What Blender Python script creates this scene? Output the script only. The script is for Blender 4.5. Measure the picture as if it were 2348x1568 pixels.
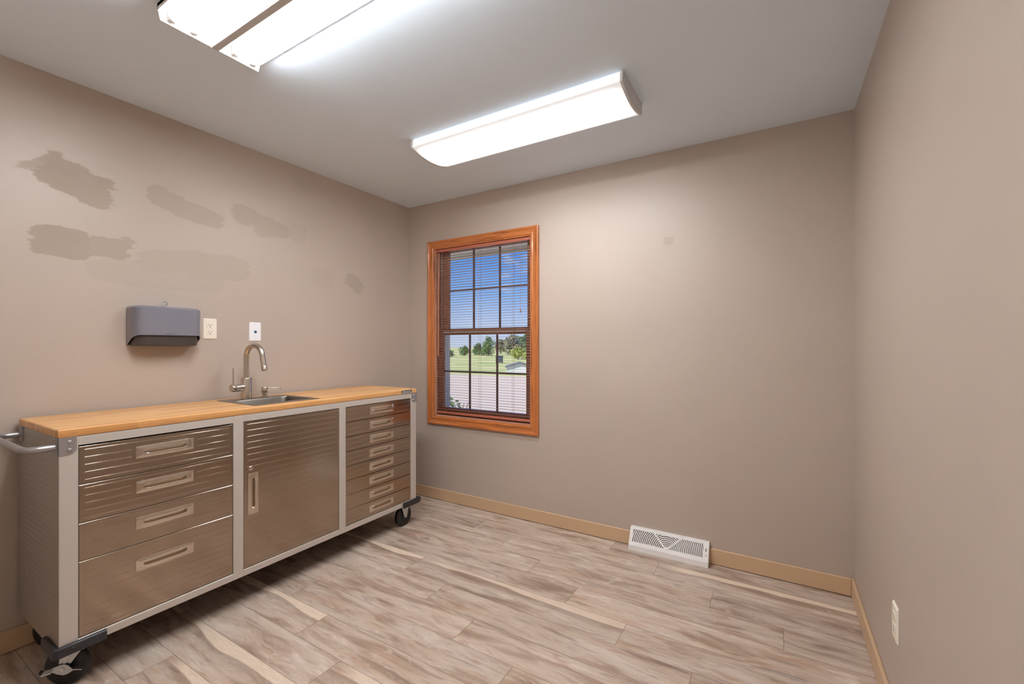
import bpy, bmesh, math, random
from mathutils import Vector, Matrix
random.seed(7)
PI = math.pi
for o in list(bpy.data.objects): bpy.data.objects.remove(o, do_unlink=True)
SC = bpy.context.scene
COL = SC.collection

# ------------------------------------------------------------------ camera
W, H, YF = 3.034, 2.44, -3.02          # room width, height, y of the wall behind the camera
F_PX, YAW, CAM = 1004.98, 0.543123, Vector((2.7009, -2.7643, 1.2553))
cd = bpy.data.cameras.new('camera'); cam = bpy.data.objects.new('camera', cd); COL.objects.link(cam)
cam.location = CAM; cam.rotation_euler = (PI/2, 0, YAW)
cd.sensor_width = 36; cd.lens = 36*F_PX/2348; cd.shift_y = (793.3-784)/2348; cd.clip_start = 0.02; cd.clip_end = 600
SC.camera = cam

# ------------------------------------------------------------------ view, world, sun
SC.view_settings.view_transform = 'Standard'; SC.view_settings.look = 'None'
SC.view_settings.exposure = 0.0; SC.view_settings.gamma = 1.0; SC.view_settings.use_curve_mapping = False
SC.cycles.use_denoising = True; SC.cycles.max_bounces = 12; SC.cycles.diffuse_bounces = 8
SC.cycles.sample_clamp_indirect = 6.0
SKY = 1.05
SUN = 5.6
LAMP = 30.0          # radiance of the fluorescent lamps

def s2l(c):
    return tuple(((v/255)/12.92 if v/255 <= .04045 else ((v/255+.055)/1.055)**2.4) for v in c)
def rgba(c): return (*s2l(c), 1)

class NT:
    """small helper to write node trees"""
    def __init__(s, tree): s.t = tree; s.t.nodes.clear()
    def n(s, kind, **kw):
        nd = s.t.nodes.new(kind)
        for k, v in kw.items(): setattr(nd, k, v)
        return nd
    def lk(s, a, b): s.t.links.new(a, b)
    def put(s, sock, v):
        if hasattr(v, 'is_output') or isinstance(v, bpy.types.NodeSocket): s.lk(v, sock)
        else: sock.default_value = v
    def m(s, op, a, b=0.0, c=0.0, clamp=False):
        nd = s.n('ShaderNodeMath', operation=op, use_clamp=clamp)
        for i, v in enumerate((a, b, c)): s.put(nd.inputs[i], v)
        return nd.outputs[0]
    def mr(s, v, a, b, c=0.0, d=1.0, smooth=True):
        nd = s.n('ShaderNodeMapRange', interpolation_type='SMOOTHSTEP' if smooth else 'LINEAR')
        for i, x in enumerate((v, a, b, c, d)): s.put(nd.inputs[i], x)
        return nd.outputs[0]
    def noise(s, vec, scale=5.0, detail=3.0, rough=.5, dist=0.0):
        nd = s.n('ShaderNodeTexNoise'); s.put(nd.inputs['Vector'], vec)
        nd.inputs['Scale'].default_value = scale; nd.inputs['Detail'].default_value = detail
        nd.inputs['Roughness'].default_value = rough; nd.inputs['Distortion'].default_value = dist
        return nd.outputs['Fac']
    def xyz(s, x, y, z=0.0):
        nd = s.n('ShaderNodeCombineXYZ')
        for i, v in enumerate((x, y, z)): s.put(nd.inputs[i], v)
        return nd.outputs[0]
    def sep(s, v):
        nd = s.n('ShaderNodeSeparateXYZ'); s.lk(v, nd.inputs[0]); return nd.outputs
    def ramp(s, v, stops, interp='LINEAR'):
        nd = s.n('ShaderNodeValToRGB'); s.put(nd.inputs[0], v); r = nd.color_ramp; r.interpolation = interp
        while len(r.elements) < len(stops): r.elements.new(.5)
        for e, (p, c) in zip(r.elements, stops): e.position = p; e.color = c if len(c) == 4 else (*c, 1)
        return nd.outputs[0]
    def mix(s, f, a, b, mode='MIX'):
        nd = s.n('ShaderNodeMix', data_type='RGBA', blend_type=mode)
        s.put(nd.inputs[0], f); s.put(nd.inputs[6], a); s.put(nd.inputs[7], b); return nd.outputs[2]
    def obj(s): return s.n('ShaderNodeTexCoord').outputs['Object']
    def bump(s, h, strength=.3, dist=.01):
        nd = s.n('ShaderNodeBump'); nd.inputs['Strength'].default_value = strength; nd.inputs['Distance'].default_value = dist
        s.lk(h, nd.inputs['Height']); return nd.outputs[0]

def pbr(name, color=(.5,.5,.5,1), rough=.5, metal=0.0, spec=.5, fn=None, coat=0.0, aniso=0.0):
    mt = bpy.data.materials.new(name); mt.use_nodes = True; t = NT(mt.node_tree)
    out = t.n('ShaderNodeOutputMaterial'); b = t.n('ShaderNodeBsdfPrincipled'); t.lk(b.outputs[0], out.inputs[0])
    b.inputs['Base Color'].default_value = color; b.inputs['Roughness'].default_value = rough
    b.inputs['Metallic'].default_value = metal; b.inputs['Specular IOR Level'].default_value = spec
    b.inputs['Coat Weight'].default_value = coat; b.inputs['Anisotropic'].default_value = aniso
    mt.diffuse_color = color
    if fn:
        r = fn(t, b)
        for k, v in (r or {}).items(): t.put(b.inputs[k], v)
    return mt

# world: blue summer sky with soft clouds
wd = bpy.data.worlds.new('sky'); SC.world = wd; wd.use_nodes = True
t = NT(wd.node_tree); wo = t.n('ShaderNodeOutputWorld'); bg = t.n('ShaderNodeBackground'); t.lk(bg.outputs[0], wo.inputs[0])
gv = t.n('ShaderNodeTexCoord').outputs['Generated']; sx, sy, sz = t.sep(gv)
skyc = t.ramp(t.m('MULTIPLY', sz, 2.0, clamp=True), [(0, rgba((206,217,240))), (.10, rgba((192,212,248))), (.24, rgba((134,184,252))), (.42, rgba((76,152,248))), (.65, rgba((48,118,228))), (1, rgba((40,96,200)))])
cl = t.noise(t.xyz(t.m('MULTIPLY', sx, 1.0), t.m('MULTIPLY', sy, 1.0), t.m('MULTIPLY', sz, 2.2)), 6.2, 6, .55, .4)
cm = t.m('MULTIPLY', t.mr(cl, .53, .74), t.mr(sz, .02, .09))
t.lk(t.mix(t.m('MULTIPLY', cm, .8), skyc, rgba((240,244,252))), bg.inputs[0]); bg.inputs[1].default_value = SKY
sd = bpy.data.lights.new('sun', 'SUN'); sd.energy = SUN; sd.angle = .01; sd.color = (1, .93, .82)
so = bpy.data.objects.new('sun', sd); COL.objects.link(so); so.rotation_euler = (math.radians(48), 0, math.radians(-28))

# ------------------------------------------------------------------ mesh helpers
class MB:
    def __init__(s): s.bm = bmesh.new(); s.mi = 0
    def _take(s, tmp):
        n0 = {}
        for v in tmp.verts: n0[v] = s.bm.verts.new(v.co)
        for f in tmp.faces:
            try: nf = s.bm.faces.new([n0[v] for v in f.verts]); nf.material_index = s.mi
            except ValueError: pass
        tmp.free()
    def box(s, a, b, bev=0.0, seg=2, M=None):
        tmp = bmesh.new(); bmesh.ops.create_cube(tmp, size=1)
        a, b = Vector(a), Vector(b); c, d = (a+b)/2, b-a
        for v in tmp.verts: v.co = Vector((v.co.x*d.x, v.co.y*d.y, v.co.z*d.z))+c
        if bev: bmesh.ops.bevel(tmp, geom=list(tmp.edges), offset=bev, segments=seg, profile=.5, affect='EDGES')
        if M is not None: tmp.transform(M)
        s._take(tmp); return s
    def loft(s, loops, cap0=True, cap1=True, closed=True, M=None):
        tmp = bmesh.new(); R = [[tmp.verts.new(p) for p in L] for L in loops]; n = len(loops[0])
        for A, B in zip(R, R[1:]):
            for i in range(n if closed else n-1):
                j = (i+1) % n
                try: tmp.faces.new((A[i], A[j], B[j], B[i]))
                except ValueError: pass
        if cap0: tmp.faces.new(list(reversed(R[0])))
        if cap1: tmp.faces.new(R[-1])
        bmesh.ops.recalc_face_normals(tmp, faces=list(tmp.faces))
        if M is not None: tmp.transform(M)
        s._take(tmp); return s
    def open_loft(s, loops, flip=False):
        """loft without caps and without normal recalculation"""
        R = [[s.bm.verts.new(p) for p in L] for L in loops]; n = len(loops[0])
        for A, B in zip(R, R[1:]):
            for i in range(n):
                j = (i+1) % n; q = (A[i], A[j], B[j], B[i])
                f = s.bm.faces.new(q if not flip else tuple(reversed(q))); f.material_index = s.mi
        return R
    def tube(s, pts, r, seg=14, caps=True):
        pts = [Vector(p) for p in pts]; n = len(pts); rr = r if isinstance(r, (list, tuple)) else [r]*n
        T = [((pts[min(i+1, n-1)]-pts[max(i-1, 0)]).normalized()) for i in range(n)]
        up = Vector((0,0,1)) if abs(T[0].z) < .9 else Vector((1,0,0)); N = T[0].cross(up).normalized(); loops = []
        for i in range(n):
            N = (N-T[i]*N.dot(T[i])).normalized(); B = T[i].cross(N)
            loops.append([pts[i]+(N*math.cos(a)+B*math.sin(a))*rr[i] for a in (2*PI*k/seg for k in range(seg))])
        return s.loft(loops, caps, caps)
    def lathe(s, prof, axis_o, axis_d, seg=24):
        """prof: (radius, distance along axis)"""
        o, d = Vector(axis_o), Vector(axis_d).normalized(); up = Vector((0,0,1)) if abs(d.z) < .9 else Vector((1,0,0))
        N = d.cross(up).normalized(); B = d.cross(N)
        return s.loft([[o+d*h+(N*math.cos(a)+B*math.sin(a))*max(r, 1e-4) for a in (2*PI*k/seg for k in range(seg))] for r, h in prof])
    def prism(s, poly, vec, M=None):
        vec = Vector(vec); return s.loft([[Vector(p) for p in poly], [Vector(p)+vec for p in poly]], M=M)
    def build(s, name, mat, parent=None, smooth=35, root=None):
        me = bpy.data.meshes.new(name)
        off = Vector((0,0,0)); p = parent
        while p is not None: off += p.location; p = p.parent
        if root is not None: off = Vector(root)
        bmesh.ops.translate(s.bm, verts=s.bm.verts, vec=-off)
        s.bm.to_mesh(me); s.bm.free()
        for mm in (mat if isinstance(mat, (list, tuple)) else [mat]): me.materials.append(mm)
        if smooth:
            me.polygons.foreach_set('use_smooth', [True]*len(me.polygons)); me.set_sharp_from_angle(angle=math.radians(smooth))
        o = bpy.data.objects.new(name, me); COL.objects.link(o)
        if parent is not None: o.parent = parent
        elif root is not None: o.location = root
        return o
def tag(o, label, cat, group=None, kind=None):
    o['label'] = label; o['category'] = cat
    if group: o['group'] = group
    if kind: o['kind'] = kind
    return o
def thing(name, loc, label, cat, group=None):
    o = bpy.data.objects.new(name, None); COL.objects.link(o); o.location = loc; o.empty_display_size = .05
    return tag(o, label, cat, group)
def structure(o, label=None, cat=None):
    o['kind'] = 'structure'
    if label: o['label'] = label
    if cat: o['category'] = cat
    return o
def arc(c, r, a0, a1, n, ex, ey):
    c, ex, ey = Vector(c), Vector(ex), Vector(ey)
    return [c+ex*(r*math.cos(a0+(a1-a0)*i/n))+ey*(r*math.sin(a0+(a1-a0)*i/n)) for i in range(n+1)]
def text_into(mb, body, size, origin, ux, uy, un, depth=.0006, mi=1, width=None):
    """writes lettering as geometry; origin = lower left corner on the surface"""
    cu = bpy.data.curves.new('lettering', 'FONT'); cu.body = body; cu.size = size; cu.resolution_u = 3; cu.extrude = depth/2
    ob = bpy.data.objects.new('lettering', cu); COL.objects.link(ob); dg = bpy.context.evaluated_depsgraph_get()
    me = bpy.data.meshes.new_from_object(ob.evaluated_get(dg)); bpy.data.objects.remove(ob, do_unlink=True)
    w = max((v.co.x for v in me.vertices), default=1)
    k = (width/w) if width else 1.0
    ux, uy, un, origin = Vector(ux), Vector(uy), Vector(un), Vector(origin)
    vs = [mb.bm.verts.new(origin+ux*v.co.x*k+uy*v.co.y+un*(v.co.z+depth/2)) for v in me.vertices]
    for p in me.polygons:
        try: f = mb.bm.faces.new([vs[i] for i in p.vertices]); f.material_index = mi
        except ValueError: pass
    bpy.data.meshes.remove(me)

# ------------------------------------------------------------------ materials of the room
PAINT = (179,165,153)
PATCH = [  # y, z, half y, half z, turn (deg), strength : touch-up paint rolled on the left wall
    (-2.085,1.975,.135,.055,-20,.9), (-2.215,2.03,.05,.022,25,.55), (-2.165,2.075,.032,.035,0,.8), (-2.09,2.04,.06,.034,-14,.8), (-1.995,2.02,.042,.026,-8,.9),
    (-2.135,1.712,.098,.072,0,1.0), (-1.975,1.718,.078,.05,-6,.85), (-1.905,1.76,.022,.03,0,.8),
    (-1.70,1.70,.17,.06,8,.38), (-1.50,1.70,.17,.075,4,.34), (-1.76,1.61,.30,.065,0,.22),
    (-1.745,2.015,.085,.052,-10,.62), (-1.60,1.975,.13,.05,-6,.55), (-1.36,2.03,.07,.055,0,.5), (-1.19,1.985,.12,.052,4,.5), (-1.255,2.04,.07,.02,0,.5),
    (-1.02,2.0,.06,.07,0,.22), (-.565,1.722,.085,.05,-32,.62), (-.83,1.72,.09,.07,0,.2)]
def wall_fn(patches=(), axis='y'):
    def fn(t, b):
        o = t.obj(); x, y, z = t.sep(o); h = y if axis == 'y' else x
        mot = t.noise(o, 1.6, 3, .5); base = t.mix(t.mr(mot, .3, .7), rgba(PAINT), rgba(tuple(v+3 for v in PAINT)))
        fine = t.noise(o, 260, 2, .6); dab = t.noise(o, 14, 3, .55)
        bmp = t.m('ADD', t.m('MULTIPLY', fine, .5), t.m('MULTIPLY', dab, .35))
        rough = .42
        if patches:
            nv = t.noise(t.xyz(t.m('MULTIPLY', y, 7), t.m('MULTIPLY', z, 48), 1.3), 1.4, 5, .7); nh = t.noise(t.xyz(y, z, 3.1), 9, 4, .6)
            wy = t.m('ADD', h, t.m('MULTIPLY', t.m('SUBTRACT', nv, .5), .11)); wz = t.m('ADD', z, t.m('MULTIPLY', t.m('SUBTRACT', nh, .5), .06))
            acc = None
            for (cy, cz, ry, rz, an, st) in patches:
                a = math.radians(an); dy = t.m('SUBTRACT', wy, cy); dz = t.m('SUBTRACT', wz, cz)
                u = t.m('ADD', t.m('MULTIPLY', dy, math.cos(a)/ry), t.m('MULTIPLY', dz, math.sin(a)/ry))
                v = t.m('ADD', t.m('MULTIPLY', dz, math.cos(a)/rz), t.m('MULTIPLY', dy, -math.sin(a)/rz))
                q = t.m('ADD', t.m('POWER', t.m('ABSOLUTE', u), 4), t.m('POWER', t.m('ABSOLUTE', v), 4))
                k = t.m('MULTIPLY', t.mr(q, .8, 1.0, 1, 0), st)
                acc = k if acc is None else t.m('MAXIMUM', acc, k)
            base = t.mix(acc, base, t.mix(1.0, base, rgba((232,229,226)), 'MULTIPLY'))
            rough = t.m('ADD', .42, t.m('MULTIPLY', acc, .25))
        return {'Base Color': base, 'Normal': t.bump(bmp, .12, .004), 'Roughness': rough}
    return fn
M_WALL = pbr('wall paint', rgba(PAINT), .42, fn=wall_fn())
M_WALL_L = pbr('wall paint with touched-up patches', rgba(PAINT), .42, fn=wall_fn(PATCH))
M_WALL_B = pbr('window wall paint', rgba(PAINT), .42, fn=wall_fn([(2.14,1.893,.03,.03,0,.45), (2.05,1.68,.03,.04,10,.12), (1.98,1.75,.05,.05,0,.1)], 'x'))
def ceil_fn(t, b):
    o = t.obj(); return {'Normal': t.bump(t.m('ADD', t.noise(o, 240, 2, .6), t.noise(o, 30, 2, .5)), .06, .003)}
M_CEIL = pbr('ceiling paint', rgba((228,242,255)), .7, fn=ceil_fn)

def floor_fn(t, b):
    x, y, z = t.sep(t.obj())
    PW, PL = .16375, 1.2113
    rv = t.m('DIVIDE', t.m('ADD', t.m('MULTIPLY', y, -1), .0175), PW); row = t.m('FLOOR', rv); v = t.m('FRACT', rv)
    uu = t.m('DIVIDE', t.m('SUBTRACT', t.m('SUBTRACT', x, .607), t.m('MULTIPLY', row, .3027)), PL); pl = t.m('FLOOR', uu); u = t.m('FRACT', uu)
    def rnd(k):
        wn = t.n('ShaderNodeTexWhiteNoise', noise_dimensions='3D'); t.lk(t.xyz(row, pl, k), wn.inputs['Vector']); return wn.outputs['Value']
    r1, r2, r3, r4 = rnd(.5), rnd(2.5), rnd(5.5), rnd(9.5)
    seed = t.m('MULTIPLY', r1, 61)
    lx = t.m('ADD', t.m('MULTIPLY', u, PL), seed); ly = t.m('MULTIPLY', v, PW)
    wob = t.m('MULTIPLY', t.m('SUBTRACT', t.noise(t.xyz(lx, t.m('MULTIPLY', ly, 3), seed), 3.2, 2, .5), .5), .05)
    gy = t.m('ADD', ly, wob)
    broad = t.noise(t.xyz(t.m('MULTIPLY', lx, 1.3), t.m('MULTIPLY', gy, 8), seed), 2.0, 4, .55, .5)
    blot = t.noise(t.xyz(t.m('MULTIPLY', lx, 2.6), t.m('MULTIPLY', gy, 10), t.m('ADD', seed, 7)), 2.2, 4, .6, .8)
    grain = t.noise(t.xyz(t.m('MULTIPLY', lx, 7), t.m('MULTIPLY', gy, 150), seed), 1.6, 4, .65)
    fine = t.noise(t.xyz(t.m('MULTIPLY', lx, 30), t.m('MULTIPLY', gy, 420), seed), 1.2, 3, .7)
    g1, g2 = rgba((205,193,181)), rgba((176,163,152))
    c = t.ramp(broad, [(.26, rgba((138,117,102))), (.39, rgba((170,148,132))), (.49, rgba((194,175,160))), (.62, rgba((206,190,176))), (.78, rgba((222,209,196)))])
    c = t.mix(t.m('MULTIPLY', t.mr(blot, .52, .68), .6), c, rgba((176,146,128)))
    c = t.mix(t.m('MULTIPLY', t.mr(blot, .42, .27), .7), c, rgba((158,147,139)))
    cloud = t.noise(t.xyz(t.m('MULTIPLY', lx, 3.4), t.m('MULTIPLY', gy, 11), t.m('ADD', seed, 43)), 1.6, 4, .6, 1.2)
    c = t.mix(t.m('MULTIPLY', t.mr(cloud, .56, .74), .65), c, rgba((226,214,202)))
    warm = t.m('MULTIPLY', t.mr(t.noise(t.xyz(t.m('MULTIPLY', lx, 1.1), t.m('MULTIPLY', gy, 14), t.m('ADD', seed, 21)), 2.2, 3, .5), .50, .72), t.mr(r2, .3, .75))
    c = t.mix(t.m('MULTIPLY', warm, .45), c, rgba((180,140,106)))
    dark = t.mr(t.noise(t.xyz(t.m('MULTIPLY', lx, 1.5), t.m('MULTIPLY', gy, 15), t.m('ADD', seed, 31)), 2.0, 4, .6, .6), .57, .74)
    c = t.mix(t.m('MULTIPLY', dark, .65), c, rgba((118,97,84)))
    # pale sapwood running along one edge of some boards
    edge = t.m('ADD', v, t.m('MULTIPLY', t.m('SUBTRACT', t.noise(t.xyz(t.m('MULTIPLY', lx, 1.0), seed, 3.3), 2.0, 2, .4), .5), .75))
    pick = t.m('GREATER_THAN', r3, .80)
    sap = t.m('MULTIPLY', t.m('MULTIPLY', t.mr(edge, .26, .22), pick), t.mr(u, .0, .12))
    und = t.m('MULTIPLY', t.m('MULTIPLY', t.mr(edge, .55, .26), t.mr(edge, .22, .26)), pick)
    c = t.mix(t.m('MULTIPLY', und, .45), c, rgba((140,118,102)))
    c = t.mix(t.m('MULTIPLY', sap, .85), c, rgba((232,212,192)))
    # knots
    vor = t.n('ShaderNodeTexVoronoi', feature='F1'); t.lk(t.xyz(t.m('MULTIPLY', lx, 1.9), t.m('MULTIPLY', ly, 5.2), seed), vor.inputs['Vector']); vor.inputs['Scale'].default_value = 1.0
    kn = t.m('MULTIPLY', t.mr(vor.outputs['Distance'], .10, .015), t.m('GREATER_THAN', r4, .45))
    c = t.mix(t.m('MULTIPLY', kn, .55), c, rgba((112,90,78)))
    c = t.mix(1.0, c, t.ramp(grain, [(.28, (.80,.79,.78)), (.5, (.97,.97,.97)), (.72, (1.06,1.06,1.06))]), 'MULTIPLY')
    c = t.mix(1.0, c, t.ramp(fine, [(.30, (.84,.83,.82)), (.5, (1,1,1)), (1, (1.03,1.03,1.03))]), 'MULTIPLY')
    tone = t.m('ADD', .86, t.m('MULTIPLY', r4, .15)); c = t.mix(1.0, c, t.xyz(tone, tone, tone), 'MULTIPLY')
    ev = t.m('MINIMUM', v, t.m('SUBTRACT', 1, v)); eu = t.m('MULTIPLY', t.m('MINIMUM', u, t.m('SUBTRACT', 1, u)), PL/PW)
    seam = t.mr(t.m('MINIMUM', ev, eu), .004, .014, 1, 0)
    c = t.mix(t.m('MULTIPLY', seam, .6), c, rgba((104,84,70)))
    h = t.m('SUBTRACT', t.m('MULTIPLY', fine, .35), seam)
    return {'Base Color': c, 'Normal': t.bump(h, .25, .0015), 'Roughness': t.m('ADD', .40, t.m('MULTIPLY', grain, .15))}
M_FLOOR = pbr('laminate planks', rgba((180,160,145)), .45, spec=.4, fn=floor_fn)
M_BASE = pbr('tan baseboard paint', rgba((198,167,134)), .45)

def oak_fn(axis, c0=(188,112,58), c1=(128,66,32), c2=(212,140,82)):
    def fn(t, b):
        x, y, z = t.sep(t.obj()); k = {'x': (x, z), 'z': (z, x)}[axis]
        p = t.xyz(t.m('MULTIPLY', k[0], 2.2), t.m('MULTIPLY', k[1], 38), t.m('MULTIPLY', y, 38))
        w = t.noise(p, 1.0, 4, .6, .6); f = t.noise(t.xyz(t.m('MULTIPLY', k[0], 10), t.m('MULTIPLY', k[1], 260), y), 1, 2, .6)
        c = t.ramp(w, [(.3, rgba(c1)), (.46, rgba(c0)), (.6, rgba(c0)), (.75, rgba(c2))])
        c = t.mix(1, c, t.ramp(f, [(.3, (.78,.74,.7)), (.55, (1,1,1))]), 'MULTIPLY')
        return {'Base Color': c}
    return fn
M_OAK_H = pbr('stained oak, grain across', rgba((188,112,58)), .3, fn=oak_fn('x'), coat=.3)
M_OAK_V = pbr('stained oak, grain upright', rgba((188,112,58)), .3, fn=oak_fn('z'), coat=.3)
M_SASH_H = pbr('dark stained sash, across', rgba((192,144,122)), .35, fn=oak_fn('x', (192,144,122), (160,114,96), (206,160,138)))
M_SASH_V = pbr('dark stained sash, upright', rgba((192,144,122)), .35, fn=oak_fn('z', (192,144,122), (160,114,96), (206,160,138)))
M_BLIND = pbr('brown blind slats', rgba((148,116,108)), .28)
M_BLINDW = pbr('brown blind wood', rgba((172,100,78)), .35)
M_WAND = pbr('blind wand', rgba((196,128,92)), .25)
M_CORD = pbr('blind cord', rgba((150,112,98)), .7)
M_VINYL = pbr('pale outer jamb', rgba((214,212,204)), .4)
M_GRID = pbr('dark grille bars', rgba((118,94,90)), .4)
def glass():
    mt = bpy.data.materials.new('window glass'); mt.use_nodes = True; t = NT(mt.node_tree); out = t.n('ShaderNodeOutputMaterial')
    tr, gl, mx = t.n('ShaderNodeBsdfTransparent'), t.n('ShaderNodeBsdfGlossy'), t.n('ShaderNodeMixShader')
    tr.inputs[0].default_value = (.94,.96,.96,1); gl.inputs['Roughness'].default_value = .01
    fr = t.n('ShaderNodeFresnel'); fr.inputs[0].default_value = 1.45
    t.lk(t.m('MULTIPLY', fr.outputs[0], .8), mx.inputs[0]); t.lk(tr.outputs[0], mx.inputs[1]); t.lk(gl.outputs[0], mx.inputs[2]); t.lk(mx.outputs[0], out.inputs[0]); return mt
M_GLASS = glass()

# ------------------------------------------------------------------ room shell
T = .16
wx0, wx1, wz0, wz1 = .29, 1.193, .685, 2.054      # window opening
structure(MB().box((-T, YF-T, -.2), (W+T, T, 0)).build('floor', M_FLOOR, smooth=0), 'grey brown wood-look plank floor', 'floor')
structure(MB().box((-T, YF-T, H), (W+T, T, H+.2)).build('ceiling', M_CEIL, smooth=0), 'plain white painted ceiling', 'ceiling')
structure(MB().box((-T, YF-T, 0), (0, T, H)).build('wall_left', M_WALL_L, smooth=0), 'taupe wall with darker touched-up paint patches', 'wall')
structure(MB().box((W, YF-T, 0), (W+T, T, H)).build('wall_right', M_WALL, smooth=0), 'plain taupe wall with one low outlet', 'wall')
mb = MB(); mb.box((0, 0, 0), (wx0, T, H)); mb.box((wx1, 0, 0), (W, T, H)); mb.box((wx0, 0, 0), (wx1, T, wz0)); mb.box((wx0, 0, wz1), (wx1, T, H))
structure(mb.build('wall_back', M_WALL_B, smooth=0), 'taupe wall with the oak framed window', 'wall')
structure(MB().box((0, YF-T, 0), (W, YF, H)).build('wall_front', M_WALL, smooth=0), 'taupe wall opposite the window', 'wall')
BT, BH = .013, .0908
def base(name, a, b):
    structure(MB().box(a, b, .0025, 1).build(name, M_BASE), 'tan painted baseboard', 'baseboard')
base('baseboard_left', (0, YF+.001, .003), (BT, -.001, BH)); base('baseboard_right', (W-BT, YF+.001, .003), (W, -.001, BH))
mb = MB(); mb.box((BT, -BT, .003), (1.925, 0, BH), .0025, 1); mb.box((2.362, -BT, .003), (W-BT, 0, BH), .0025, 1)
structure(mb.build('baseboard_back', M_BASE), 'tan painted baseboard broken by the floor register', 'baseboard')
base('baseboard_front', (BT, YF, .003), (W-BT, YF+BT, BH))

# ------------------------------------------------------------------ window, casing, sashes, blind
win = bpy.data.objects.new('window_1', None); COL.objects.link(win); win.location = ((wx0+wx1)/2, 0, wz0)
structure(win, 'double-hung window in a stained oak casing', 'window')
ox0, ox1, oz0, oz1 = .224, 1.258, .617, 2.113
# casing: four mitred lengths of moulded profile (distance from the outer edge, projection)
PROF = [(0, 0), (0, .019), (.004, .0215), (.012, .0215), (.016, .0185), (.030, .0165), (.044, .0145), (.048, .0165), (.054, .0165), (.058, .012), (.066, .011), (.0665, 0)]
corners = [((ox0, oz0), (1, 1)), ((ox1, oz0), (-1, 1)), ((ox1, oz1), (-1, -1)), ((ox0, oz1), (1, -1))]
for i in range(4):
    (p0, d0), (p1, d1) = corners[i], corners[(i+1) % 4]
    L0 = [Vector((p0[0]+d0[0]*u, -h, p0[1]+d0[1]*u)) for u, h in PROF]; L1 = [Vector((p1[0]+d1[0]*u, -h, p1[1]+d1[1]*u)) for u, h in PROF]
    MB().loft([L0, L1]).build('casing', M_OAK_H if i % 2 == 0 else M_OAK_V, win, smooth=30)
mb = MB()   # inner jamb lining of dark stained wood
for a, b in (((wx0-.004, -.002, wz0), (wx0+.008, .07, wz1)), ((wx1-.008, -.002, wz0), (wx1+.004, .07, wz1))): mb.box(a, b)
mb.build('jamb', M_SASH_V, win)
mb = MB(); mb.box((wx0, -.002, wz1-.008), (wx1, .07, wz1+.004)); mb.box((wx0, -.002, wz0-.004), (wx1, .075, wz0+.008)); mb.build('head_jamb', M_SASH_H, win)
mb = MB()   # pale outer tracks, outer sill and outer head
for a, b in (((wx0-.001, .07, wz0), (wx0+.012, T+.02, wz1)), ((wx1-.012, .07, wz0), (wx1+.001, T+.02, wz1)), ((wx0, .07, wz1-.012), (wx1, T+.02, wz1)), ((wx0, .075, wz0-.01), (wx1, T+.05, wz0+.03))): mb.box(a, b)
mb.build('outer_jamb', M_VINYL, win)
def sash(y0, y1, x0, x1, z0, z1, gx0, gx1, gz0, gz1, cream=None):
    mb = MB(); mb.box((x0, y0, z0), (gx0, y1, z1), .003, 1); mb.box((gx1, y0, z0), (x1, y1, z1), .003, 1); s = mb.build('sash_stile', M_SASH_V, win)
    mb = MB(); mb.box((gx0, y0, z0), (gx1, y1, gz0), .003, 1); mb.box((gx0, y0, gz1), (gx1, y1, z1), .003, 1); mb.build('sash_rail', M_SASH_H, win)
    ym = (y0+y1)/2
    MB().box((gx0-.006, ym-.002, gz0-.006), (gx1+.006, ym+.002, gz1+.006)).build('pane', M_GLASS, win, smooth=0)
    mb = MB()
    for k in (1, 2): xx = gx0+(gx1-gx0)*k/3; mb.box((xx-.007, ym-.008, gz0), (xx+.007, ym+.008, gz1), .003, 1)
    zz = (gz0+gz1)/2; mb.box((gx0, ym-.007, zz-.006), (gx1, ym+.007, zz+.006), .003, 1); mb.build('muntin', M_GRID, win)
sash(.038, .064, wx0+.009, wx1-.009, wz0+.010, 1.388, .351, 1.129, .752, 1.346)
sash(.078, .104, wx0+.013, wx1-.013, 1.352, wz1-.013, .372, 1.117, 1.398, 2.026)
MB().box((.352, .0362, 1.362), (1.128, .040, 1.376)).build('glint_strip', M_VINYL, win)  # pale strip standing in for light reflected on the lower sash's top rail
bl = thing('window_blind', ((wx0+wx1)/2, .02, wz1-.010), 'brown horizontal mini-blind with open slats hanging inside the oak window frame', 'blind')
bx0, bx1 = wx0+.012, wx1-.012
MB().box((bx0, .003, 2.022), (bx1, .033, wz1-.0085), .002, 1).build('head_rail', M_BLINDW, bl)
mb = MB(); zs = .742; n = 0; pitch = .0201
while zs < 2.015:
    tilt = -.03; prof = []
    for k in range(5):
        s = -1+k/2; yy = .0185+s*.0122; prof.append((yy, zs+.0007*(1-s*s)+s*.0122*tilt))
    loop = [(y, z) for y, z in prof]+[(y, z-.0007) for y, z in reversed(prof)]
    mb.loft([[Vector((xx, y, z)) for y, z in loop] for xx in (bx0+.002, bx1-.002)]); zs += pitch
mb.build('slat_stack', M_BLIND, bl)
MB().box((bx0+.002, .006, .704), (bx1-.002, .031, .723), .005, 2).build('bottom_rail', M_BLINDW, bl)
for cx in (.42, .73, 1.03):
    mb = MB()
    for yy in (.0055, .0318): mb.tube([(cx, yy, .71), (cx, yy, 2.03)], .0008, 6)
    mb.build('ladder_cord', M_CORD, bl)
MB().tube([(.338, -.002, 2.014), (.338, -.006, 2.0), (.334, -.006, 1.6), (.332, -.006, 1.172)], [.002, .004, .004, .0046], 10).build('tilt_wand', M_WAND, bl)
mb = MB(); mb.tube([(1.10, .0005, 2.03), (1.105, -.001, 1.53)], .0009, 6); mb.lathe([(.001, 0), (.004, .006), (.006, .022), (.0055, .03), (.001, .032)], (1.105, -.001, 1.53), (0, 0, -1), 12)
mb.build('pull_cord', M_CORD, bl)

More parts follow.
